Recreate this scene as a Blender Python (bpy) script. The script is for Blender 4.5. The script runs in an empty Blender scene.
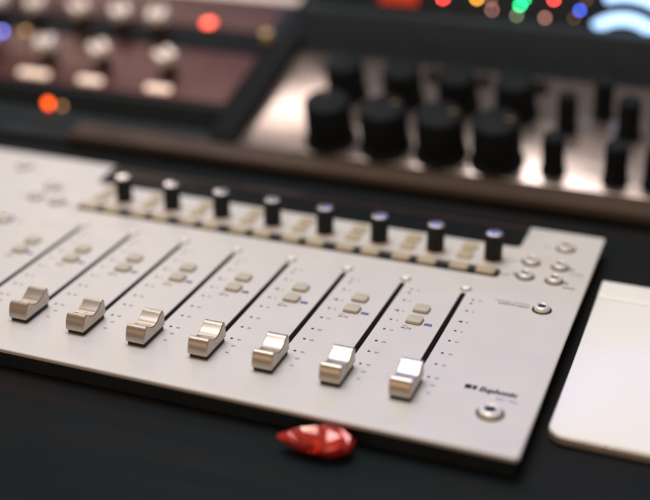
import bpy, bmesh, math, random
from mathutils import Matrix, Vector

random.seed(7)
S = 0.001                      # all sizes below are millimetres
PI = math.pi
scene = bpy.context.scene
COL = scene.collection

# ----------------------------------------------------------------- materials
def new_mat(name):
    m = bpy.data.materials.new(name)
    m.use_nodes = True
    nt = m.node_tree
    return m, nt, nt.nodes['Principled BSDF']

def mat(name, col, rough=0.5, metal=0.0, spec=0.5, coat=0.0, var=0.06, scale=60.0,
        bump=0.0, bscale=900.0, rvar=0.08, stretch=None, col2=None, trans=0.0, sub=0.0, emit=None, estr=0.0,
        speck=None, speck_scale=110.0, speck_r=0.035):
    """Principled surface with uneven colour, gloss and a fine relief."""
    m, nt, b = new_mat(name)
    N, L = nt.nodes, nt.links
    tc = N.new('ShaderNodeTexCoord')
    mp = N.new('ShaderNodeMapping')
    if stretch: mp.inputs['Scale'].default_value = stretch
    L.new(tc.outputs['Object'], mp.inputs['Vector'])
    n1 = N.new('ShaderNodeTexNoise')
    n1.inputs['Scale'].default_value = scale; n1.inputs['Detail'].default_value = 5
    L.new(mp.outputs['Vector'], n1.inputs['Vector'])
    mix = N.new('ShaderNodeMix'); mix.data_type = 'RGBA'
    c2 = col2 or tuple(max(0.0, c * (1 - 2 * var)) for c in col)
    mix.inputs[6].default_value = (*c2, 1); mix.inputs[7].default_value = (*col, 1)
    rmp = N.new('ShaderNodeMapRange')
    rmp.inputs['From Min'].default_value = 0.32; rmp.inputs['From Max'].default_value = 0.62
    L.new(n1.outputs['Fac'], rmp.inputs['Value'])
    L.new(rmp.outputs['Result'], mix.inputs[0])
    out = mix.outputs[2]
    if speck:                                  # scattered dust
        vo = N.new('ShaderNodeTexVoronoi'); vo.inputs['Scale'].default_value = speck_scale
        L.new(tc.outputs['Object'], vo.inputs['Vector'])
        sp = N.new('ShaderNodeSeparateColor'); L.new(vo.outputs['Color'], sp.inputs[0])
        th = N.new('ShaderNodeMath'); th.operation = 'MULTIPLY'; th.inputs[1].default_value = speck_r
        L.new(sp.outputs[0], th.inputs[0])
        lt = N.new('ShaderNodeMath'); lt.operation = 'LESS_THAN'
        L.new(vo.outputs['Distance'], lt.inputs[0]); L.new(th.outputs[0], lt.inputs[1])
        fa = N.new('ShaderNodeMath'); fa.operation = 'MULTIPLY'; fa.inputs[1].default_value = 0.6
        L.new(lt.outputs[0], fa.inputs[0])
        m2 = N.new('ShaderNodeMix'); m2.data_type = 'RGBA'
        m2.inputs[7].default_value = (*speck, 1)
        L.new(fa.outputs[0], m2.inputs[0]); L.new(out, m2.inputs[6]); out = m2.outputs[2]
    L.new(out, b.inputs['Base Color'])
    n2 = N.new('ShaderNodeTexNoise')
    n2.inputs['Scale'].default_value = scale * 2.7; n2.inputs['Detail'].default_value = 3
    L.new(mp.outputs['Vector'], n2.inputs['Vector'])
    rr = N.new('ShaderNodeMapRange')
    rr.inputs['From Min'].default_value = 0.3; rr.inputs['From Max'].default_value = 0.7
    rr.inputs['To Min'].default_value = max(0.02, rough - rvar); rr.inputs['To Max'].default_value = min(1, rough + rvar)
    L.new(n2.outputs['Fac'], rr.inputs['Value'])
    L.new(rr.outputs['Result'], b.inputs['Roughness'])
    b.inputs['Metallic'].default_value = metal
    b.inputs['Specular IOR Level'].default_value = spec
    b.inputs['Coat Weight'].default_value = coat
    b.inputs['Coat Roughness'].default_value = 0.08
    b.inputs['Transmission Weight'].default_value = trans
    if sub:
        b.inputs['Subsurface Weight'].default_value = sub
        b.inputs['Subsurface Scale'].default_value = 0.002
    if bump:
        n3 = N.new('ShaderNodeTexNoise')
        n3.inputs['Scale'].default_value = bscale; n3.inputs['Detail'].default_value = 2
        L.new(mp.outputs['Vector'], n3.inputs['Vector'])
        bp = N.new('ShaderNodeBump')
        bp.inputs['Strength'].default_value = bump; bp.inputs['Distance'].default_value = 0.0004
        L.new(n3.outputs['Fac'], bp.inputs['Height'])
        L.new(bp.outputs['Normal'], b.inputs['Normal'])
    if emit:
        b.inputs['Emission Color'].default_value = (*emit, 1)
        b.inputs['Emission Strength'].default_value = estr
    return m

def glow(name, col, strength):
    m, nt, b = new_mat(name)
    b.inputs['Base Color'].default_value = (*[c * 0.5 for c in col], 1)
    b.inputs['Roughness'].default_value = 0.3
    b.inputs['Emission Color'].default_value = (*col, 1)
    b.inputs['Emission Strength'].default_value = strength
    return m

M = {}
M['panel'] = mat('silver_paint', (0.64, 0.622, 0.605), 0.50, 0.10, 0.35, var=0.018, scale=22, bump=0.14, bscale=2600, rvar=0.10, speck=(0.36, 0.33, 0.31), speck_scale=75, speck_r=0.035)
M['panel_black'] = mat('black_body', (0.020, 0.027, 0.033), 0.6, spec=0.04, bump=0.2)
M['glass'] = mat('black_display_glass', (0.0125, 0.0145, 0.016), 0.25, spec=0.03, rvar=0.04)
M['cap'] = mat('satin_silver_cap', (0.51, 0.455, 0.395), 0.30, 0.85, var=0.04, scale=500, rvar=0.04, stretch=(0.05, 1, 1))
M['cap_base'] = mat('black_cap_base', (0.012, 0.012, 0.013), 0.5, spec=0.3)
M['slot'] = mat('slot_black', (0.008, 0.0068, 0.0065), 0.6, spec=0.03)
M['guide'] = mat('slot_guide_strip', (0.05, 0.042, 0.040), 0.5, spec=0.3)
M['white_dot'] = mat('white_plastic', (0.93, 0.90, 0.86), 0.30, spec=0.5, var=0.03)
M['cream'] = mat('cream_rubber_key', (0.47, 0.395, 0.275), 0.50, spec=0.4, var=0.04, sub=0.15)
M['grey_key'] = mat('grey_beige_rubber_key', (0.52, 0.48, 0.39), 0.55, spec=0.35, var=0.04)
M['led_off'] = mat('blue_indicator_lens', (0.07, 0.09, 0.30), 0.25, spec=0.6)
M['chrome'] = mat('polished_button_metal', (0.86, 0.83, 0.77), 0.28, 0.35, var=0.02)
M['dish'] = mat('grey_button_dish', (0.045, 0.048, 0.058), 0.6, 0.0, spec=0.1)
M['ink'] = mat('grey_print', (0.075, 0.065, 0.068), 0.6, spec=0.2)
M['ink_dark'] = mat('black_print', (0.022, 0.018, 0.02), 0.6, spec=0.2)
M['knob'] = mat('black_knob_plastic', (0.016, 0.018, 0.020), 0.4, spec=0.15)
M['knob_top'] = mat('glossy_knob_top', (0.80, 0.80, 0.86), 0.22, 0.9, spec=0.6, rvar=0.03)
M['foot_glow'] = mat('peach_foot_glow', (0.60, 0.44, 0.36), 0.45, spec=0.4, sub=0.2)  # peach colour stands in for the warm glow at the knob feet
M['desk'] = mat('black_desk_top', (0.0100, 0.0145, 0.0175), 0.5, spec=0.03, var=0.15, scale=26, bump=0.25, bscale=700, rvar=0.12, col2=(0.0190, 0.0155, 0.0145), stretch=(0.12, 1, 1), speck=(0.11, 0.10, 0.095), speck_scale=85, speck_r=0.05)  # brownish streaks in the colour stand in for faint reflections
M['edge_glint'] = mat('dull_red_glint', (0.16, 0.075, 0.06), 0.4, 0.5)  # dull red stands in for a warm reflection on the glass crest
M['pad'] = mat('white_glass_surface', (0.87, 0.865, 0.84), 0.30, spec=0.4, var=0.004, scale=6)
M['pad_body'] = mat('aluminium_edge', (0.74, 0.68, 0.60), 0.35, 0.7)
M['jewel'] = mat('red_jewel_glass', (0.92, 0.045, 0.028), 0.10, 0.12, spec=0.8, coat=1.0, var=0.2, scale=140, rvar=0.04, trans=0.50)
M['wood'] = mat('brown_stained_wood', (0.076, 0.050, 0.036), 0.55, spec=0.2, var=0.2, scale=40, stretch=(0.08, 1, 1), bump=0.2, bscale=300)
M['frame'] = mat('matt_black_frame', (0.013, 0.015, 0.0165), 0.6, spec=0.04, bump=0.2, bscale=500)
M['case'] = mat('lifted_black_case', (0.034, 0.043, 0.050), 0.6, spec=0.05, bump=0.2, bscale=500)  # black lightened in the colour to offset shade on upright faces
M['plate'] = mat('pinkish_aluminium', (0.52, 0.43, 0.395), 0.20, 0.82, rvar=0.05, var=0.03, scale=30, stretch=(0.1, 1, 1))
M['mauve'] = mat('dark_mauve_metal', (0.105, 0.037, 0.032), 0.42, 0.4, spec=0.5, var=0.12, scale=40)
M['mauve_far'] = mat('dusky_brown_metal', (0.10, 0.042, 0.036), 0.45, 0.4, spec=0.5, var=0.12, scale=40)
M['big_knob'] = mat('gloss_black_knob', (0.0135, 0.0165, 0.0195), 0.55, spec=0.06)
M['pointer'] = mat('yellow_pointer_paint', (0.42, 0.27, 0.06), 0.5)
M['pale_cap'] = mat('pale_metal_cap', (0.95, 0.85, 0.77), 0.30, 0.25, var=0.03)
M['gold_cap'] = mat('brass_cap', (0.62, 0.45, 0.22), 0.35, 0.6)
M['ivory'] = mat('ivory_key', (0.86, 0.74, 0.65), 0.35, spec=0.5)
M['glow_key'] = mat('glowing_ivory_key', (0.86, 0.74, 0.65), 0.35, spec=0.5, emit=(1.0, 0.70, 0.54), estr=0.9)  # ivory keys with some emission added to brighten them
M['skirt'] = mat('dark_bronze_skirt', (0.05, 0.034, 0.026), 0.4, 0.2)
M['led_red'] = glow('lit_red_led', (1.0, 0.11, 0.06), 5.5)
M['led_hot_red'] = glow('lit_bright_red_led', (1.0, 0.06, 0.05), 34)
M['led_orange'] = glow('lit_orange_led', (1.0, 0.10, 0.012), 6)
M['led_green'] = glow('lit_green_led', (0.02, 0.75, 0.25), 26)
M['led_amber'] = glow('lit_amber_led', (1.0, 0.42, 0.04), 26)
M['led_blue'] = glow('lit_blue_led', (0.09, 0.16, 1.0), 15)
M['led_glint_pink'] = glow('pink_led_glint', (0.75, 0.33, 0.26), 8)  # weak emission stands in for glints on unlit LEDs
M['led_glint_olive'] = glow('olive_led_glint', (0.45, 0.48, 0.28), 7)  # same stand-in for a glint, olive
M['led_dim_gold'] = glow('faint_gold_led', (0.8, 0.42, 0.16), 2.0)  # weak glow for dim lamps and for glints on unlit LEDs
M['led_lilac'] = glow('lit_lilac_led', (0.22, 0.25, 1.0), 9)
M['red_display'] = glow('red_segment_display', (0.85, 0.07, 0.02), 0.38)
M['ring'] = glow('blue_white_ring_light', (0.42, 0.66, 1.0), 2.2)

# ----------------------------------------------------------------- mesh helpers (mm in, metres out)
def link(name, me, parent=None, root_loc=None, loc=None):
    o = bpy.data.objects.new(name, me)
    COL.objects.link(o)
    if parent is not None:
        o.parent = parent
        if root_loc is not None:
            o.matrix_parent_inverse = Matrix.Translation(-Vector(root_loc))
    if loc is not None:
        o.location = Vector(loc) * S
    return o

def finish(bm, material, angle=38, smooth=True, materials=None):
    bmesh.ops.remove_doubles(bm, verts=bm.verts, dist=1e-5)
    bmesh.ops.recalc_face_normals(bm, faces=bm.faces)
    a = math.radians(angle)
    for e in bm.edges:
        if len(e.link_faces) == 2:
            e.smooth = e.calc_face_angle(0) < a
    for f in bm.faces: f.smooth = smooth
    bmesh.ops.scale(bm, vec=(S, S, S), verts=bm.verts)
    me = bpy.data.meshes.new('mesh')
    bm.to_mesh(me); bm.free()
    for mm in (materials or [material]): me.materials.append(mm)
    return me

def rrect(x0, y0, x1, y1, r, n=6):
    """rounded rectangle outline, counter-clockwise; r one radius or four (x0y0, x1y0, x1y1, x0y1)"""
    rs = r if isinstance(r, (tuple, list)) else (r,) * 4
    pts = []
    for (cx, cy, a0, rr) in ((x0 + rs[0], y0 + rs[0], PI, rs[0]), (x1 - rs[1], y0 + rs[1], 1.5 * PI, rs[1]),
                             (x1 - rs[2], y1 - rs[2], 0, rs[2]), (x0 + rs[3], y1 - rs[3], 0.5 * PI, rs[3])):
        for k in range(n + 1):
            a = a0 + 0.5 * PI * k / n
            pts.append((cx + rr * math.cos(a), cy + rr * math.sin(a)))
    return pts

def offset(pts, d):
    """inset a ccw loop by d"""
    n = len(pts); out = []
    for i in range(n):
        p0, p1, p2 = Vector(pts[i - 1]), Vector(pts[i]), Vector(pts[(i + 1) % n])
        a = (p1 - p0); b = (p2 - p1)
        if a.length < 1e-6: a = b
        if b.length < 1e-6: b = a
        na = Vector((-a.y, a.x)).normalized(); nb = Vector((-b.y, b.x)).normalized()
        m = na + nb
        m = m / max(0.3, m.dot(m)) * 2 if m.length > 1e-6 else na
        out.append((p1.x + m.x * d, p1.y + m.y * d))
    return out

def add_slab(bm, pts, z0, z1, bev=0.0, steps=2, mtx=None, bot_bev=0.0):
    """prism over an outline with a rounded upper edge"""
    rings = []
    def ring(p, z): return [bm.verts.new((mtx @ Vector((x, y, z))) if mtx else (x, y, z)) for x, y in p]
    if bot_bev:
        rings.append(ring(offset(pts, bot_bev), z0)); rings.append(ring(pts, z0 + bot_bev))
    else:
        rings.append(ring(pts, z0))
    if bev:
        for k in range(steps + 1):
            a = 0.5 * PI * k / steps
            rings.append(ring(offset(pts, bev * (1 - math.cos(a))), z1 - bev + bev * math.sin(a)))
    else:
        rings.append(ring(pts, z1))
    n = len(pts)
    for A, B in zip(rings, rings[1:]):
        for i in range(n):
            j = (i + 1) % n
            bm.faces.new((A[i], A[j], B[j], B[i]))
    bm.faces.new(list(reversed(rings[0]))); bm.faces.new(rings[-1])

def slab(pts, z0, z1, material, bev=0.0, steps=2, mtx=None, bot_bev=0.0):
    bm = bmesh.new(); add_slab(bm, pts, z0, z1, bev, steps, mtx, bot_bev)
    return finish(bm, material)

def add_lathe(bm, prof, n=32, mtx=None, flute=0, fdepth=0.0, cap=True):
    """profile [(r, z), ...] turned about z; flute = number of grip ridges"""
    rings = []
    for r, z in prof:
        if r < 1e-6:
            rings.append([bm.verts.new(mtx @ Vector((0, 0, z)) if mtx else (0, 0, z))]); continue
        ring = []
        for i in range(n):
            a = 2 * PI * i / n
            rr = r
            if flute: rr = r * (1 - fdepth * (0.5 + 0.5 * math.cos(a * flute)))
            v = Vector((rr * math.cos(a), rr * math.sin(a), z))
            ring.append(bm.verts.new(mtx @ v if mtx else v))
        rings.append(ring)
    for A, B in zip(rings, rings[1:]):
        for i in range(n):
            j = (i + 1) % n
            if len(A) == 1 and len(B) == 1: continue
            if len(A) == 1: bm.faces.new((A[0], B[i], B[j]))
            elif len(B) == 1: bm.faces.new((A[i], A[j], B[0]))
            else: bm.faces.new((A[i], A[j], B[j], B[i]))
    if cap:
        if len(rings[0]) > 1: bm.faces.new(list(reversed(rings[0])))
        if len(rings[-1]) > 1: bm.faces.new(rings[-1])

def lathe(prof, material, n=32, mtx=None, flute=0, fdepth=0.0):
    bm = bmesh.new(); add_lathe(bm, prof, n, mtx, flute, fdepth)
    return finish(bm, material)

def prism_x(profile, x0, x1, material, bev=0.0):
    """outline in (y, z) pulled along x"""
    bm = bmesh.new()
    def ring(p, x): return [bm.verts.new((x, y, z)) for y, z in p]
    if bev:
        ins = offset(profile, bev)
        rings = [ring(ins, x0), ring(profile, x0 + bev), ring(profile, x1 - bev), ring(ins, x1)]
    else:
        rings = [ring(profile, x0), ring(profile, x1)]
    n = len(profile)
    for A, B in zip(rings, rings[1:]):
        for i in range(n):
            j = (i + 1) % n
            bm.faces.new((A[i], B[i], B[j], A[j]))
    bm.faces.new(rings[0]); bm.faces.new(list(reversed(rings[-1])))
    return finish(bm, material)

def thing(name, label, cat, loc, group=None):
    o = bpy.data.objects.new(name, None); COL.objects.link(o)
    o.location = Vector(loc) * S
    o.empty_display_size = 0.02
    o['label'] = label; o['category'] = cat
    if group: o['group'] = group
    return o

class Thing:
    """an Empty at the base of a thing; parts are given in scene millimetres"""
    def __init__(self, name, label, cat, loc):
        self.loc = Vector(loc)
        self.o = thing(name, label, cat, loc)
    def part(self, name, me, at=(0, 0, 0), rot=None, label=None):
        o = bpy.data.objects.new(name, me); COL.objects.link(o)
        o.parent = self.o
        o.location = (Vector(at) - self.loc) * S
        if rot: o.rotation_euler = rot
        if label: o['label'] = label
        return o

def sub(name, me, parent, at=(0, 0, 0), rot=None):
    o = bpy.data.objects.new(name, me); COL.objects.link(o)
    o.parent = parent; o.location = Vector(at) * S
    if rot: o.rotation_euler = rot
    return o

def copy_part(src, root, at, loc):
    c = src.copy(); COL.objects.link(c); c.parent = root
    c.location = (Vector(at) - loc) * S
    for ch in src.children:
        d = ch.copy(); COL.objects.link(d); d.parent = c
    return c

# lettering: built-in font turned to flat raised ink, merged into one mesh
_font_cache = {}
def glyphs(text, bold=0.0):
    key = (text, bold)
    if key in _font_cache: return _font_cache[key]
    cu = bpy.data.curves.new('lettering', 'FONT')
    cu.body = text; cu.size = 1.0; cu.offset = bold
    cu.resolution_u = 3
    ob = bpy.data.objects.new('lettering_source', cu); COL.objects.link(ob)
    bpy.context.view_layer.update()
    dg = bpy.context.evaluated_depsgraph_get()
    me = bpy.data.meshes.new_from_object(ob.evaluated_get(dg))
    v = [tuple(p.co) for p in me.vertices]; f = [tuple(p.vertices) for p in me.polygons]
    bpy.data.objects.remove(ob); bpy.data.meshes.remove(me); bpy.data.curves.remove(cu)
    _font_cache[key] = (v, f)
    return v, f

INK_Z = 0.05
def add_text(bm, text, x, y, size, align='L', bold=0.0, slant=0.0, wide=1.0, z=INK_Z):
    v, f = glyphs(text, bold)
    if not v: return
    xs = [p[0] for p in v]; w = max(xs) - min(xs)
    off = {'L': -min(xs), 'C': -(min(xs) + w / 2), 'R': -max(xs)}[align]
    vs = [bm.verts.new((x + ((p[0] + off) * wide + p[1] * slant) * size, y + p[1] * size, z)) for p in v]
    for q in f:
        try: bm.faces.new([vs[i] for i in q])
        except ValueError: pass

def add_poly(bm, pts, z=INK_Z):
    bm.faces.new([bm.verts.new((x, y, z)) for x, y in pts])

def ink(bm, material):
    bmesh.ops.solidify  # ink keeps a hair of thickness
    geom = bmesh.ops.extrude_face_region(bm, geom=list(bm.faces))
    for e in geom['geom']:
        if isinstance(e, bmesh.types.BMVert): e.co.z -= 0.05
    return finish(bm, material, smooth=False)

# ================================================================= THE DESK
DESK_Z = -15.0
bm = bmesh.new()
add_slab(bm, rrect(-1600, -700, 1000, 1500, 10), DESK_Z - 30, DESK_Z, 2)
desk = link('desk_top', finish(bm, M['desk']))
desk['kind'] = 'structure'

# ================================================================= THE FADER CONTROLLER
P = 42.0                                     # fader pitch
CH = [(k - 7) * P for k in range(8)]
U0, U1, YF, YB = -478.0, 74.7, -178.0, 114.6
GL0, GL1, GLY = -329.0, 19.6, 77.0           # display window: left, right, front edge
ctl = Thing('fader_controller', 'silver fader controller with eight fader slots and black rotary knobs, lying on the black desk', 'mixing controller', (-200, 0, DESK_Z))

def arc(cx, cy, r, a0, a1, n=6):
    return [(cx + r * math.cos(a0 + (a1 - a0) * k / n), cy + r * math.sin(a0 + (a1 - a0) * k / n)) for k in range(n + 1)]

outline = []
outline += arc(U0 + 3, YF + 3, 3, PI, 1.5 * PI)
outline += arc(U1 - 3, YF + 3, 3, 1.5 * PI, 2 * PI)
outline += arc(U1 - 2.5, YB - 2.5, 2.5, 0, 0.5 * PI)
outline += arc(GL1 + 1.5, YB - 1.5, 1.5, 0.5 * PI, PI, 3)
outline += list(reversed(arc(GL1 - 4.5, GLY + 4.5, 4.5, 1.5 * PI, 2 * PI)))
outline += list(reversed(arc(GL0 + 4.5, GLY + 4.5, 4.5, PI, 1.5 * PI)))
outline += arc(GL0 - 1.5, YB - 1.5, 1.5, 0, 0.5 * PI, 3)
outline += arc(U0 + 3, YB - 3, 3, 0.5 * PI, PI)

SLOT_W = 3.5
holes = [rrect(u - SLOT_W / 2, -143, u + SLOT_W / 2, -5.5, 1.6, 4) for u in CH]
TRAY = (-317.5, 23.6, 15.8, 38.4)
holes.append(rrect(*TRAY, 4, 5))

def plate_with_holes(outer, holes, z_top, thick, bev, hbev, material):
    bm = bmesh.new()
    def ring(p, z): return [bm.verts.new((x, y, z)) for x, y in p]
    def wall(A, B):
        n = len(A)
        for i in range(n):
            j = (i + 1) % n
            bm.faces.new((A[i], A[j], B[j], B[i]))
    edges = []
    def loop_edges(R):
        for i in range(len(R)):
            edges.append(bm.edges.get((R[i], R[(i + 1) % len(R)])) or bm.edges.new((R[i], R[(i + 1) % len(R)])))
    steps = 3
    rings = [ring(outer, z_top - thick)]
    for k in range(steps + 1):
        a = 0.5 * PI * k / steps
        rings.append(ring(offset(outer, bev * (1 - math.cos(a))), z_top - bev + bev * math.sin(a)))
    for A, B in zip(rings, rings[1:]): wall(A, B)
    loop_edges(rings[-1])
    for h in holes:
        rr = [ring(h, z_top - thick), ring(h, z_top - hbev), ring(offset(h, -hbev), z_top)]
        for A, B in zip(rr, rr[1:]): wall(A, B)
        loop_edges(rr[-1])
    bmesh.ops.triangle_fill(bm, use_beauty=True, use_dissolve=False, edges=edges)
    # drop any triangle filled inside a hole
    def inside(p, poly):
        c = False; n = len(poly); j = n - 1
        for i in range(n):
            xi, yi = poly[i]; xj, yj = poly[j]
            if (yi > p.y) != (yj > p.y) and p.x < (xj - xi) * (p.y - yi) / (yj - yi) + xi: c = not c
            j = i
        return c
    bad = []
    for f in bm.faces:
        if all(abs(v.co.z - z_top) < 1e-4 for v in f.verts):
            c = f.calc_center_median()
            if any(inside(c, h) for h in holes) or not inside(c, outer): bad.append(f)
    bmesh.ops.delete(bm, geom=bad, context='FACES_ONLY')
    return finish(bm, material, angle=14)

ctl.part('face_plate', plate_with_holes(outline, holes, 0.0, 2.4, 0.9, 0.25, M['panel']))
ctl.part('lower_body', slab(rrect(U0 + 2, YF + 3, U1 - 2, YB - 2, 3), DESK_Z + 1.0, -2.45, M['panel_black'], 0.3))

# display window: a dark glass wedge whose crest runs along the back
prof = [(YB + 1.0, -2.4), (YB + 1.0, 0.2), (103.4, 3.4), (101.6, 3.4), (GLY + 0.5, -0.35), (GLY + 0.5, -2.4)]
prof = list(reversed(prof))
bm = bmesh.new()
gl = ctl.part('display_window', prism_x(prof, GL0 + 0.4, GL1 - 0.4, M['glass'], 0.5))

ctl.part('glint_line', slab(rrect(GL0 + 2, 102.1, GL1 - 2, 102.9, 0.3), 3.39, 3.75, M['edge_glint'], 0.1))  # added strip: the crest's warm reflection put into its colour
# fader slots: dark guide strip lying in each slot
gb = bmesh.new()
add_slab(gb, rrect(-1.9, -143.3, 1.9, -5.2, 1.6, 4), -2.44, -0.42)
add_slab(gb, rrect(-0.35, -142, 0.35, -7.5, 0.2, 2), -0.5, -0.30)
guide = finish(gb, M['slot'])
dot = lathe([(3.0, 0), (3.0, 0.6), (2.6, 1.3), (1.7, 1.7), (0, 1.85)], M['white_dot'], 24)
dot_ring = lathe([(3.7, 0.0), (3.7, 0.22), (3.2, 0.3), (3.0, 0.3)], M['dish'], 24)

# fader cap: scooped satin block on a black foot
def cap_mesh():
    # outline in (y, z); y towards the back is positive
    pts = [(-13.5, 3.0), (-13.35, 4.6), (-13.0, 6.8), (-12.45, 8.9), (-11.7, 10.7), (-10.8, 11.9), (-9.7, 12.6), (-8.6, 12.75), (-7.8, 12.45)]
    for k in range(1, 16):                       # finger scoop
        t = k / 16
        pts.append((-7.8 + t * 16.4, 12.45 - 3.7 * math.sin(PI * t ** 0.95) + 0.5 * t))
    pts += [(8.6, 12.95), (9.2, 13.4), (11.2, 13.6), (12.2, 13.2), (12.8, 12.2), (13.1, 8.0), (13.1, 3.0)]
    pts = list(reversed(pts))                   # counter-clockwise
    # make ccw
    area = sum(pts[i][0] * pts[(i + 1) % len(pts)][1] - pts[(i + 1) % len(pts)][0] * pts[i][1] for i in range(len(pts)))
    if area < 0: pts.reverse()
    return prism_x(pts, -6.6, 6.6, M['cap'], 0.55)
CAP = cap_mesh()
foot_bm = bmesh.new()
add_slab(foot_bm, rrect(-6.0, -12.2, 6.0, 12.2, 0.8, 3), 0.45, 3.05, 0)
add_slab(foot_bm, rrect(-1.3, -4, 1.3, 4, 0.5, 3), -0.28, 0.5, 0)
FOOT = finish(foot_bm, M['cap_base'])

CAP_Y = [-133.6, -133.2, -133.9, -133.5, -133.4, -133.8, -133.6, -133.6]
for i, u in enumerate(CH):
    ctl.part('slot_guide', guide, (u, 0, 0))
    d = ctl.part('slot_end_dot', dot, (u, 0, 0)); sub('rim', dot_ring, d)
    c = ctl.part('fader_cap', CAP, (u, CAP_Y[i], 0)); sub('cap_foot', FOOT, c)

# keys by the faders
def key_mesh(w, d, h, material, bow=0.6):
    pts = rrect(-w / 2, -d / 2, w / 2, d / 2, min(w, d) * 0.22, 4)
    bm = bmesh.new(); add_slab(bm, pts, 0.0, h, 0.55, 3)
    for v in bm.verts:
        if v.co.z > h - 0.3: v.co.z += bow * (1 - (2 * v.co.x / w) ** 2) * 0.5
    return finish(bm, material)
def key_gasket(w, d):
    return slab(rrect(-w / 2 - .35, -d / 2 - .35, w / 2 + .35, d / 2 + .35, min(w, d) * 0.25, 4), 0.0, 0.12, M['ink_dark'])
FKEY = key_mesh(10.2, 9.2, 2.0, M['grey_key']); FGASK = key_gasket(10.2, 9.2)
TKEY = key_mesh(13.2, 9.2, 3.9, M['cream'], 0.4)
CKEY = key_mesh(11.0, 10.6, 1.6, M['cream'], 0.3)
LENS = key_mesh(5.2, 2.6, 0.5, M['led_off'], 0.1)
for u in CH:
    for y in (-39.2, -55.0):
        k = ctl.part('channel_key', FKEY, (u - 19.0, y, 0.0)); sub('key_gasket', FGASK, k)
    ctl.part('indicator_lens', LENS, (u - 9.6, -57.2, 0))
    ctl.part('tray_key', TKEY, (u - 13.4, 31.6, -2.4))
    ctl.part('tray_key', TKEY, (u + 5.6, 31.6, -2.4))
    ctl.part('small_key', CKEY, (u - 14.0, 64.5, 0))
    ctl.part('small_key', CKEY, (u - 14.0, 49.5, 0))

# rotary knobs
KN = lathe([(6.35, 1.1), (6.35, 19.4), (6.2, 20.1), (5.7, 20.4)], M['knob'], 96, flute=24, fdepth=0.05)
KT = lathe([(6.1, 20.3), (6.0, 20.7), (5.3, 21.4), (5.1, 21.45), (0, 21.45)], M['knob_top'], 120, flute=20, fdepth=0.09)
KC = lathe([(7.6, 0), (7.6, 0.7), (7.1, 1.1), (6.2, 1.15)], M['foot_glow'], 40)  # added ring that paints the warm glow around the knob foot
for u in CH:
    k = ctl.part('rotary_knob', KN, (u + 6.3, 49.5, 0))
    sub('knob_top', KT, k); sub('foot_glow_ring', KC, k)

# round push buttons at both ends
def button_mesh(r):
    return lathe([(r, 0.0), (r, 1.9), (r * 0.93, 2.8), (r * 0.78, 3.3), (r * 0.62, 3.4), (r * 0.53, 3.1), (r * 0.52, 2.4)], M['chrome'], 40)
def dish_mesh(r):
    return lathe([(r * 0.52, 2.9), (r * 0.52, 3.07), (r * 0.25, 2.8), (0, 2.7)], M['dish'], 32)
def gasket_mesh(r):
    return lathe([(r + 1.4, 0.0), (r + 1.4, 0.3), (r + 1.0, 0.5), (r, 0.45)], M['ink_dark'], 40)
B5 = (button_mesh(5.1), dish_mesh(5.1), gasket_mesh(5.1))
B6 = (button_mesh(5.7), dish_mesh(5.7), gasket_mesh(5.7))
B7 = (button_mesh(6.6), dish_mesh(6.6), gasket_mesh(6.6))
for (u, y, b) in ((50.8, 86, B6), (32.4, 55, B5), (52.7, 54.2, B5), (33.0, 32, B5), (52.8, 32.2, B5), (53.2, -11.5, B5), (50.8, -141.2, B7),
                  (-405, 86, B6), (-357.8, 55, B5), (-358, 32.8, B5), (-337, 30, B5), (-356, -12.5, B6)):
    k = ctl.part('push_button', b[0], (u, y, 0)); sub('button_dish', b[1], k); sub('button_gasket', b[2], k)

# printed markings
bm = bmesh.new()
def dotp(x, y, r): add_poly(bm, [(x + r * math.cos(2 * PI * k / 10), y + r * math.sin(2 * PI * k / 10)) for k in range(10)])
marks = [(13.6, '12'), (19.0, None), (30.0, '6'), (45.2, '0'), (58.0, '5'), (71.4, '10'), (87.2, '20'), (101.0, '30'), (116.4, '40'), (124.5, '60'), (133.0, '∞')]
for v, t in marks:
    if t == '0': add_poly(bm, [(-1.9, -v), (1.1, -v - 1.5), (1.1, -v + 1.5)])
    elif v < 120: dotp(0, -v, 0.95)
DOTS = ink(bm, M['ink_dark'])
bm = bmesh.new()
for v, t in marks:
    if t: add_text(bm, t, 3.6, -v - 0.9, 2.7, 'L', 0.004)
SCALE = ink(bm, M['ink'])
def label_mesh(rows, material=None):
    bm = bmesh.new()
    for t, x, y, size, al, bold in rows: add_text(bm, t, x, y, size, al, bold, wide=0.95)
    return ink(bm, material or M['ink'])
L_SOLO = label_mesh([('SOLO', 0, 0, 2.6, 'C', 0.004)])
L_MUTE = label_mesh([('ON', 0, 3.0, 2.2, 'L', 0.0), ('MUTE', 0, 0, 2.7, 'L', 0.02)])
for u in CH:
    ctl.part('scale_dots', DOTS, (u + 8.3, 0, 0)); ctl.part('scale_numbers', SCALE, (u + 8.3, 0, 0))
    ctl.part('key_lettering', L_SOLO, (u - 19.0, -33.7, 0))
    ctl.part('key_lettering', L_MUTE, (u - 24.5, -66.6, 0))
def arrow(x, y, d):
    bm = bmesh.new(); p = [(d * 2.0, 0), (-d * 1.2, 1.8), (-d * 1.2, -1.8)]
    add_poly(bm, p if d > 0 else p)
    ctl.part('arrow_mark', ink(bm, M['ink_dark']), (x, y, 0))
for x, y, d in ((25.0, 56.4, -1), (25.2, 33.6, -1), (61.2, 53.6, 1), (61.2, 31.6, 1), (-329.0, 31.6, 1), (-350.0, 56.0, 1)): arrow(x, y, d)
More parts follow.
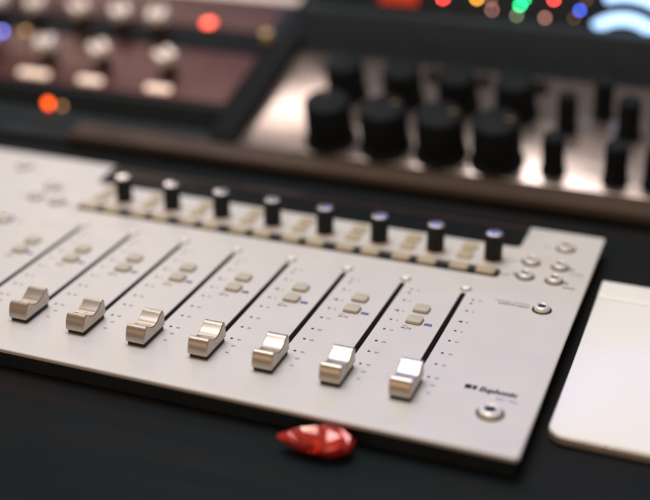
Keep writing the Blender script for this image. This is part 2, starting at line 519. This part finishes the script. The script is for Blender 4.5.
for t, x, y, size, al, bold in (('FLIP', 40.0, 84.0, 3.2, 'R', 0.0), ('NUDGE', 22.6, 53.0, 3.0, 'R', 0.0), ('BANK', 22.6, 29.6, 3.2, 'R', 0.01),
        ('NUDGE', 60.0, 46.6, 3.0, 'L', 0.01), ('BANK', 60.0, 24.2, 3.2, 'L', 0.03), ('PAGE', -349, 49.0, 3.0, 'L', 0.0),
        ('PAGE', -367, 30, 3.0, 'R', 0.0), ('BANK', -328, 25.5, 3.0, 'L', 0.0), ('SHIFT', -346, -14, 3.0, 'L', 0.0), ('FLIP', -394, 84, 3.0, 'L', 0.0)):
    ctl.part('key_lettering', label_mesh([(t, 0, 0, size, al, bold)]), (x, y, 0))
ctl.part('key_lettering', label_mesh([('CHANNEL CONTROL', 0, 3.6, 2.5, 'R', 0.0), ('SURFACE ASSIGN', 0, 0, 2.8, 'R', 0.028)]), (45.0, -12.4, 0))
bm = bmesh.new()
add_poly(bm, rrect(30.4, -120.4, 34.4, -115.8, 0.6, 3)); add_poly(bm, rrect(35.0, -120.4, 37.4, -115.8, 0.6, 3))
add_text(bm, 'Euphonix', 39.0, -120.6, 6.9, 'L', 0.045, 0.18, 0.84)
ctl.part('maker_logo', ink(bm, M['ink_dark']))
bm = bmesh.new()
add_text(bm, 'MC', 50.5, -126.6, 3.6, 'L', 0.0)
add_text(bm, 'Mix', 57.5, -126.6, 3.6, 'L', 0.0)
ctl.part('model_lettering', ink(bm, M['ink']))

# ================================================================= WHITE TRACKPAD
pad = Thing('trackpad', 'flat white trackpad with rounded corners lying right of the silver fader controller', 'trackpad', (180, -40, DESK_Z))
po = rrect(81.5, -137, 284, 61.5, (10, 10, 3, 3), 8)
pad.part('pad_body', slab(po, DESK_Z + 0.6, -8.7, M['pad_body'], 0.4, bot_bev=1.2))
pad.part('touch_surface', slab(rrect(81.9, -136.6, 283.6, 34.4, (9.6, 9.6, 0.4, 0.4), 8), -8.69, -8.0, M['pad'], 0.5, 3))
prof = [(34.9, -8.69), (61.1, -8.69), (61.1, -8.2), (60.2, -7.4), (57, -7.0), (40, -7.2), (35.4, -7.6), (34.9, -8.0)]
pad.part('battery_bar', prism_x(prof, 81.9, 283.6, M['pad'], 0.3))

# ================================================================= RED JEWEL
jw = Thing('glass_jewel', 'faceted red teardrop jewel lying in front of the fader controller', 'jewel', (-33, -190.5, DESK_Z))
bm = bmesh.new()
NS = 9
rings = []
prof = [(-20.6, 1.4), (-19.0, 3.0), (-15, 5.0), (-8, 7.6), (0, 10.2), (7, 11.2), (13, 10.2), (17.5, 7.0), (19.5, 3.4), (20.2, 0.3)]
for k, (x, r) in enumerate(prof):
    tw = 0.3 if k % 2 else -0.1
    rings.append([bm.verts.new((x + random.uniform(-1.2, 1.2), r * math.cos(2 * PI * i / NS + tw) * 0.98 * random.uniform(.955, 1.045),
                                r * math.sin(2 * PI * i / NS + tw) * 0.72 * random.uniform(.955, 1.045))) for i in range(NS)])
for A, B in zip(rings, rings[1:]):
    for i in range(NS):
        j = (i + 1) % NS
        bm.faces.new((A[i], A[j], B[j])); bm.faces.new((A[i], B[j], B[i]))
bm.faces.new(rings[0]); bm.faces.new(list(reversed(rings[-1])))
jw.part('stone', finish(bm, M['jewel'], smooth=False), (-33, -190.5, DESK_Z + 8.6), (0, math.radians(2), math.radians(14)))

# ================================================================= SLOPED CONSOLE BEHIND
T = math.radians(17)
ct, st = math.cos(T), math.sin(T)
def on_slope(u, s, y0, z0, h=0.0):
    """point u across, s up a 17 degree slope that starts at (y0, z0), h above it"""
    return (u, y0 + s * ct - h * st, z0 + s * st + h * ct)
RX = (T, 0, 0)
def slope_prof(y0, z0, s0, s1, h0, h1):
    q = [on_slope(0, s0, y0, z0, h0), on_slope(0, s1, y0, z0, h0), on_slope(0, s1, y0, z0, h1), on_slope(0, s0, y0, z0, h1)]
    return [(p[1], p[2]) for p in q]

AY, AZ = 202.0, 0.0          # foot of the right-hand slope
BY, BZ = 232.0, 22.0         # foot of the left-hand slope
con = Thing('console_frame', 'black sloping console frame holding the panels of knobs behind the controller', 'console frame', (-150, 300, DESK_Z))
p0 = on_slope(0, 0, AY, AZ, -2.5); p1 = on_slope(0, 158, AY, AZ, -2.5)
con.part('right_bed', prism_x([(p0[1], DESK_Z), (420, DESK_Z), (420, p1[2]), (p1[1], p1[2]), (p0[1], p0[2])], -262, 340, M['frame']))
p0 = on_slope(0, -2, BY, BZ, -2.5); p1 = on_slope(0, 230, BY, BZ, -2.5)
con.part('left_bed', prism_x([(p0[1], DESK_Z), (480, DESK_Z), (480, p1[2]), (p1[1], p1[2]), (p0[1], p0[2])], -820, -288, M['case']))
con.part('dividing_cheek', prism_x([(AY - 3, DESK_Z), (450, DESK_Z), (450, 84), (420, 80), (AY + 6, 12), (AY - 3, 4)], -287.5, -262.5, M['frame'], 1.2))
con.part('front_apron', prism_x([(176, DESK_Z), (201.5, DESK_Z), (201.5, -7), (176, -7)], -820, 340, M['case'], 0.8))
con.part('left_apron_panel', prism_x([(201.6, DESK_Z), (228, DESK_Z), (228, -3), (201.6, -3)], -820, -288, M['case'], 0.5))

rail = Thing('wooden_arm_rail', 'long dark brown wooden rail running along the foot of the console panels', 'rail', (-50, 186, -7))
rp = [(170.5, -6.9), (201.4, -6.9), (201.4, 0.2), (174, 0.2), (171.6, -0.6), (170.5, -2.4)]
rail.part('rail_board', prism_x(rp, -420, 340, M['wood'], 0.8))

# ---------- right panel: pinkish aluminium with big black knobs
rm = Thing('silver_knob_panel', 'pinkish silver sloping panel with rows of big black knobs', 'control panel', (0, 202, 0))
def slope_plate(u0, u1, s0, s1, y0, z0, th, material, r=2.0):
    """a plate in its own frame: x across, y up the slope"""
    return slab(rrect(u0, s0, u1, s1, r, 4), -th, 0.0, material, 0.6)
rm.part('face_plate', slope_plate(-261.5, 340, 0.5, 152, AY, AZ, 2.4, M['plate']), (0, AY, AZ), RX)

def big_knob(r, h, name_mat, skirt=1.0, flute=12):
    bm = bmesh.new()
    add_lathe(bm, [(r, 0.3), (r, 2.4), (r * 0.96, 3.6), (r * 0.90, 4.6)], 48)
    add_lathe(bm, [(r * 0.92, 4.4), (r * 0.86, h - 3.2), (r * 0.82, h - 1.2), (r * 0.72, h), (0, h - 0.3)], 72, flute=flute, fdepth=0.07)
    return finish(bm, name_mat)
def pointer_mesh(r, h, w=1.6):
    return slab(rrect(-w / 2, r * 0.34, w / 2, r * 0.60, 0.4, 3), h - 0.25, h + 0.15, M['pointer'])
KA, KB, KD, KE = big_knob(23.5, 42, M['big_knob']), big_knob(20.0, 36, M['big_knob']), big_knob(6.0, 9, M['big_knob'], flute=8), big_knob(10.8, 36, M['big_knob'], flute=8)
KF = big_knob(9.4, 36, M['big_knob'], flute=8)
PA, PB = pointer_mesh(23.5, 42, 1.2), None
def on_panel(th, name, me, u, s, y0, z0, turn=0.0, label=None):
    p = on_slope(u, s, y0, z0)
    o = th.part(name, me, p)
    o.rotation_mode = 'XYZ'
    o.rotation_euler = (Matrix.Rotation(T, 3, 'X') @ Matrix.Rotation(turn, 3, 'Z')).to_euler()
    if label: o['label'] = label
    return o
for i, u in enumerate((-181, -130.5, -81, -33)):
    k = on_panel(rm, 'large_knob', KA, u, 23, AY, AZ, (0.4, -0.9, -1.2, -1.3)[i])
    sub('pointer', PA, k)
for i, u in enumerate((-190, -136, -85, -33)):
    k = on_panel(rm, 'medium_knob', KB, u, 92, AY, AZ, (2.2, 1.8, 2.6, 2.0)[i])
for u in (-160, -120.5, -71, -18.5): on_panel(rm, 'small_knob', KD, u, 131, AY, AZ)
for u, s, me in ((15, 19, KE), (65.5, 17, KE), (97, 17, KE), (14.5, 78, KF), (40.5, 104, KF), (65.5, 80, KE), (92, 100, KF), (120, 80, KE), (128, 17, KE)):
    on_panel(rm, 'narrow_knob', me, u, s, AY, AZ, u)
SCREW = lathe([(3.6, 0.0), (3.6, 0.8), (2.9, 1.5), (0, 1.7)], M['skirt'], 20)
for u, s in ((-255, 7), (-255, 146)): on_panel(rm, 'panel_screw', SCREW, u, s, AY, AZ)

# ---------- left near panel: dark mauve with metal knobs and ivory keys
lm = Thing('mauve_knob_panel', 'dark mauve panel with pale-topped knobs and a row of ivory keys', 'control panel', (-500, 232, 22))
lm.part('face_plate', slope_plate(-800, -289, 3, 84, BY, BZ, 2.4, M['mauve']), (0, BY, BZ), RX)
LK = lathe([(9.5, 0.2), (9.5, 2.0), (8.4, 4.0), (7.6, 17.0), (7.0, 17.6)], M['skirt'], 40, flute=14, fdepth=0.06)
LC = bmesh.new()
add_slab(LC, rrect(-9.4, -10, -1.2, 10, 3.6, 5), 17.6, 27.0, 2.0, 3)
add_slab(LC, rrect(1.2, -10, 9.4, 10, 3.6, 5), 17.6, 27.0, 2.0, 3)
add_slab(LC, rrect(-1.0, -7.0, 1.0, 7.0, 0.4, 2), 17.6, 22.0, 0)
LC = finish(LC, M['pale_cap'])
IV = key_mesh(25, 7.0, 3.2, M['glow_key'], 0.4)
IVW = key_mesh(33, 7.0, 3.2, M['glow_key'], 0.4)
for i, u in enumerate((-360.5, -431.5, -492, -560, -626)):
    k = on_panel(lm, 'metal_knob', LK, u, 35, BY, BZ, (0.9, 0.8, 0.35, 0.5, 0.7)[i])
    sub('knob_cap', LC, k)
for u, me in ((-361, IV), (-434, IV), (-497, IVW), (-566, IV), (-632, IV)):
    on_panel(lm, 'ivory_key', me, u, 12, BY, BZ)
def led_mesh(r, material): return lathe([(r, 0), (r, 0.8), (r * 0.7, 1.6), (0, 2.0)], material, 20)
# lamps in the black front face of this panel
def face_led(th, u, z, y, me):
    return th.part('lamp', me, (u, y, z), (PI / 2, 0, 0))
face_led(lm, -474.5, 3.4, 229.6, led_mesh(4.0, M['led_orange']))
face_led(lm, -459, 2.5, 229.6, led_mesh(2.2, M['led_dim_gold']))

# ---------- left far panel
fm = Thing('far_knob_panel', 'dusky brown panel with pale knobs and a red lamp beyond the mauve panel', 'control panel', (-500, 340, 54))
fm.part('black_strip', slope_plate(-800, -289, 86, 124, BY, BZ, 2.4, M['frame'], 1.0), (0, BY, BZ), RX)
fm.part('face_plate', slope_plate(-800, -296, 126, 181, BY, BZ, 2.4, M['mauve_far']), (0, BY, BZ), RX)
for i, u in enumerate((-402.5, -444, -492, -544, -590)):
    k = on_panel(fm, 'metal_knob', LK, u, 103, BY, BZ, (0.2, 0.6, 0.9, 0.5, 0.3)[i])
    sub('knob_cap', LC if i else LC, k)
k = on_panel(fm, 'brass_knob', lathe([(6, 0.2), (6, 3), (5, 9), (4.4, 9.6), (0, 9.8)], M['gold_cap'], 24), -291, 112, BY, BZ)
on_panel(fm, 'lamp', led_mesh(6.0, M['led_red']), -364, 133, BY, BZ)
on_panel(fm, 'lamp', led_mesh(2.6, M['led_lilac']), -576, 78.5, BY, BZ)
on_panel(fm, 'lamp', led_mesh(3.0, M['led_dim_gold']), -551, 84.5, BY, BZ)
fm.part('pale_trim', slope_plate(-800, -278, 185, 200, BY, BZ, 2.4, M['ivory']), (0, BY, BZ), RX)

# ---------- black rack case and the lit unit behind it
bar = Thing('rack_case', 'long plain black rack case standing behind the silver knob panel', 'rack case', (40, 362, 40))
bar.part('case', slab(rrect(-261, 350, 340, 374, 3), 38, 88, M['case'], 1.5), (0, 0, 0))
bar.part('front_lip', slab(rrect(-258, 347.6, 338, 349.9, 0.6), 44, 50, M['case'], 0.4))

met = Thing('lit_meter_unit', 'dark unit dotted with coloured lamps and a glowing blue ring dial, behind the black case', 'meter unit', (40, 400, 40))
met.part('housing', slab(rrect(-258, 380, 340, 425, 3), 40, 210, M['case'], 1.5))
lamps = [(-127.5, 101.5, 'led_hot_red', 2.6), (-95, 104, 'led_amber', 2.4), (-80, 94.5, 'led_glint_pink', 2.2), (-82, 104, 'led_glint_pink', 1.8), (-54.2, 101, 'led_green', 2.6), (-50.5, 107, 'led_green', 2.2),
         (-56.5, 91.5, 'led_glint_olive', 2.3), (-30.3, 91.5, 'led_glint_pink', 2.5), (-23.5, 109, 'led_hot_red', 2.6), (0.7, 101, 'led_blue', 2.5), (-4, 93.5, 'led_dim_gold', 2.0),
         (6, 111, 'led_dim_gold', 2.0)]
for u, z, mm, r in lamps:
    face_led(met, u, z, 380, led_mesh(r * 0.55, M[mm]))
d = met.part('red_display', slab(rrect(-190, 377.6, -152, 379.9, 1), 92.5, 112, M['red_display'], 0.4))
def ring_mesh(r0, r1, material):
    return lathe([(r0, 0.0), (r0, 2.2), (r0 + 1, 3.2), (r1 - 1, 3.2), (r1, 2.2), (r1, 0.0), (r0, 0.0)], material, 72)
dial = met.part('ring_dial', lathe([(45, 0), (45, 1.4), (44, 2.0), (0, 2.2)], M['big_knob'], 72), (42, 380, 59.5), (PI / 2, 0, 0))
def ring_only(r0, r1, material):
    bm = bmesh.new()
    prof = [(r0, 1.9), (r0, 3.2), (r0 + 1, 4.0), (r1 - 1, 4.0), (r1, 3.2), (r1, 1.9)]
    add_lathe(bm, prof + [prof[0]], 72, cap=False)
    return finish(bm, material)
def ring_arc(r0, r1, a0, a1, material, n=40):
    """part of a raised light ring, from angle a0 to a1 (degrees, 90 is up)"""
    bm = bmesh.new(); rows = []
    prof = [(r0, 1.9), (r0, 3.2), (r0 + 1, 4.0), (r1 - 1, 4.0), (r1, 3.2), (r1, 1.9)]
    for k in range(n + 1):
        a = math.radians(a0 + (a1 - a0) * k / n)
        rows.append([bm.verts.new((r * math.cos(a), r * math.sin(a), z)) for r, z in prof])
    for A, B in zip(rows, rows[1:]):
        for i in range(6):
            j = (i + 1) % 6
            bm.faces.new((A[i], A[j], B[j], B[i]))
    bm.faces.new(rows[0]); bm.faces.new(list(reversed(rows[-1])))
    return finish(bm, material)
sub('light_arc', ring_arc(32.5, 43.0, 20, 133, M['ring']), dial)
met.part('outer_light_arc', ring_arc(53.5, 65.0, 20, 110, M['ring']), (42, 381.9, 59.5), (PI / 2, 0, 0))

# ================================================================= LIGHT
w = bpy.data.worlds.new('World'); scene.world = w; w.use_nodes = True
nt = w.node_tree; N, L = nt.nodes, nt.links
bg = N['Background']
tc = N.new('ShaderNodeTexCoord'); sx = N.new('ShaderNodeSeparateXYZ')
L.new(tc.outputs['Generated'], sx.inputs[0])
mr = N.new('ShaderNodeMapRange'); mr.inputs['From Min'].default_value = -0.8; mr.inputs['From Max'].default_value = 0.7
L.new(sx.outputs['Y'], mr.inputs['Value'])
mx = N.new('ShaderNodeMix'); mx.data_type = 'RGBA'
mx.inputs[6].default_value = (0.33, 0.215, 0.13, 1)       # warm, dim studio behind the camera
mx.inputs[7].default_value = (0.11, 0.125, 0.15, 1)       # cooler towards the screens
L.new(mr.outputs['Result'], mx.inputs[0]); L.new(mx.outputs[2], bg.inputs['Color'])
bg.inputs['Strength'].default_value = 1.0

def area(name, loc, target, sx_, sy_, power, col):
    li = bpy.data.lights.new(name, 'AREA'); li.shape = 'RECTANGLE'; li.size = sx_; li.size_y = sy_
    li.energy = power; li.color = col
    o = bpy.data.objects.new(name, li); COL.objects.link(o)
    o.location = loc
    o.rotation_euler = (Vector(target) - Vector(loc)).to_track_quat('-Z', 'Y').to_euler()
    return o
area('ceiling_softbox', (-0.27, 0.08, 1.55), (-0.15, 0.0, 0), 1.1, 0.9, 22.5, (1.0, 0.96, 0.93))
area('screen_light', (-0.22, 1.30, 0.66), (-0.05, 0.0, 0), 0.58, 0.18, 3.1, (0.25, 0.28, 1.0))
area('warm_lamp', (-1.12, 1.25, 0.62), (-0.25, 0.1, 0), 0.35, 0.25, 1.7, (1.0, 0.80, 0.62))
area('plate_right_fill', (-0.12, 1.28, 1.40), (0.0, 0.2, 0), 0.22, 0.40, 0.42, (1.0, 0.74, 0.50))  # unseen light added for a highlight on the silver plate's right end
area('plate_left_fill', (-1.10, 1.10, 1.45), (-0.35, 0.25, 0), 0.55, 0.42, 3.3, (1.0, 0.88, 0.82))  # unseen light added to brighten the silver plate's left end

area('front_lamp', (-0.2, -1.6, 0.40), (-0.15, -0.1, 0), 1.2, 0.4, 2.2, (1.0, 0.68, 0.44))

# ================================================================= CAMERA
R = ((0.93369295, -0.35807467, -0.00002351), (0.15323205, 0.3994989, 0.90383658), (-0.32363159, -0.84390945, 0.42787782))
cv = lambda a: Vector((a[0], -a[1], -a[2]))
right, down, fwd = cv(R[0]), cv(R[1]), cv(R[2])
cam = bpy.data.cameras.new('camera'); co = bpy.data.objects.new('camera', cam); COL.objects.link(co)
mw = Matrix.Identity(4)
for i, ax in enumerate((right, -down, -fwd)):
    for j in range(3): mw[j][i] = ax[j]
mw.translation = Vector((0.159648, -0.679171, 0.355950))
co.matrix_world = mw
cam.sensor_fit = 'HORIZONTAL'; cam.sensor_width = 36.0
cam.lens = 1164.3856 / 650 * 36
cam.clip_start = 0.02; cam.clip_end = 20
cam.dof.use_dof = True; cam.dof.focus_distance = 0.715
cam.dof.aperture_fstop = 2.25; cam.dof.aperture_blades = 0
scene.camera = co

vs = scene.view_settings
vs.view_transform = 'Standard'; vs.look = 'None'; vs.exposure = 0.0; vs.gamma = 1.0
scene.render.engine = 'CYCLES'
scene.cycles.use_denoising = True
scene.cycles.max_bounces = 8
scene.cycles.sample_clamp_indirect = 6
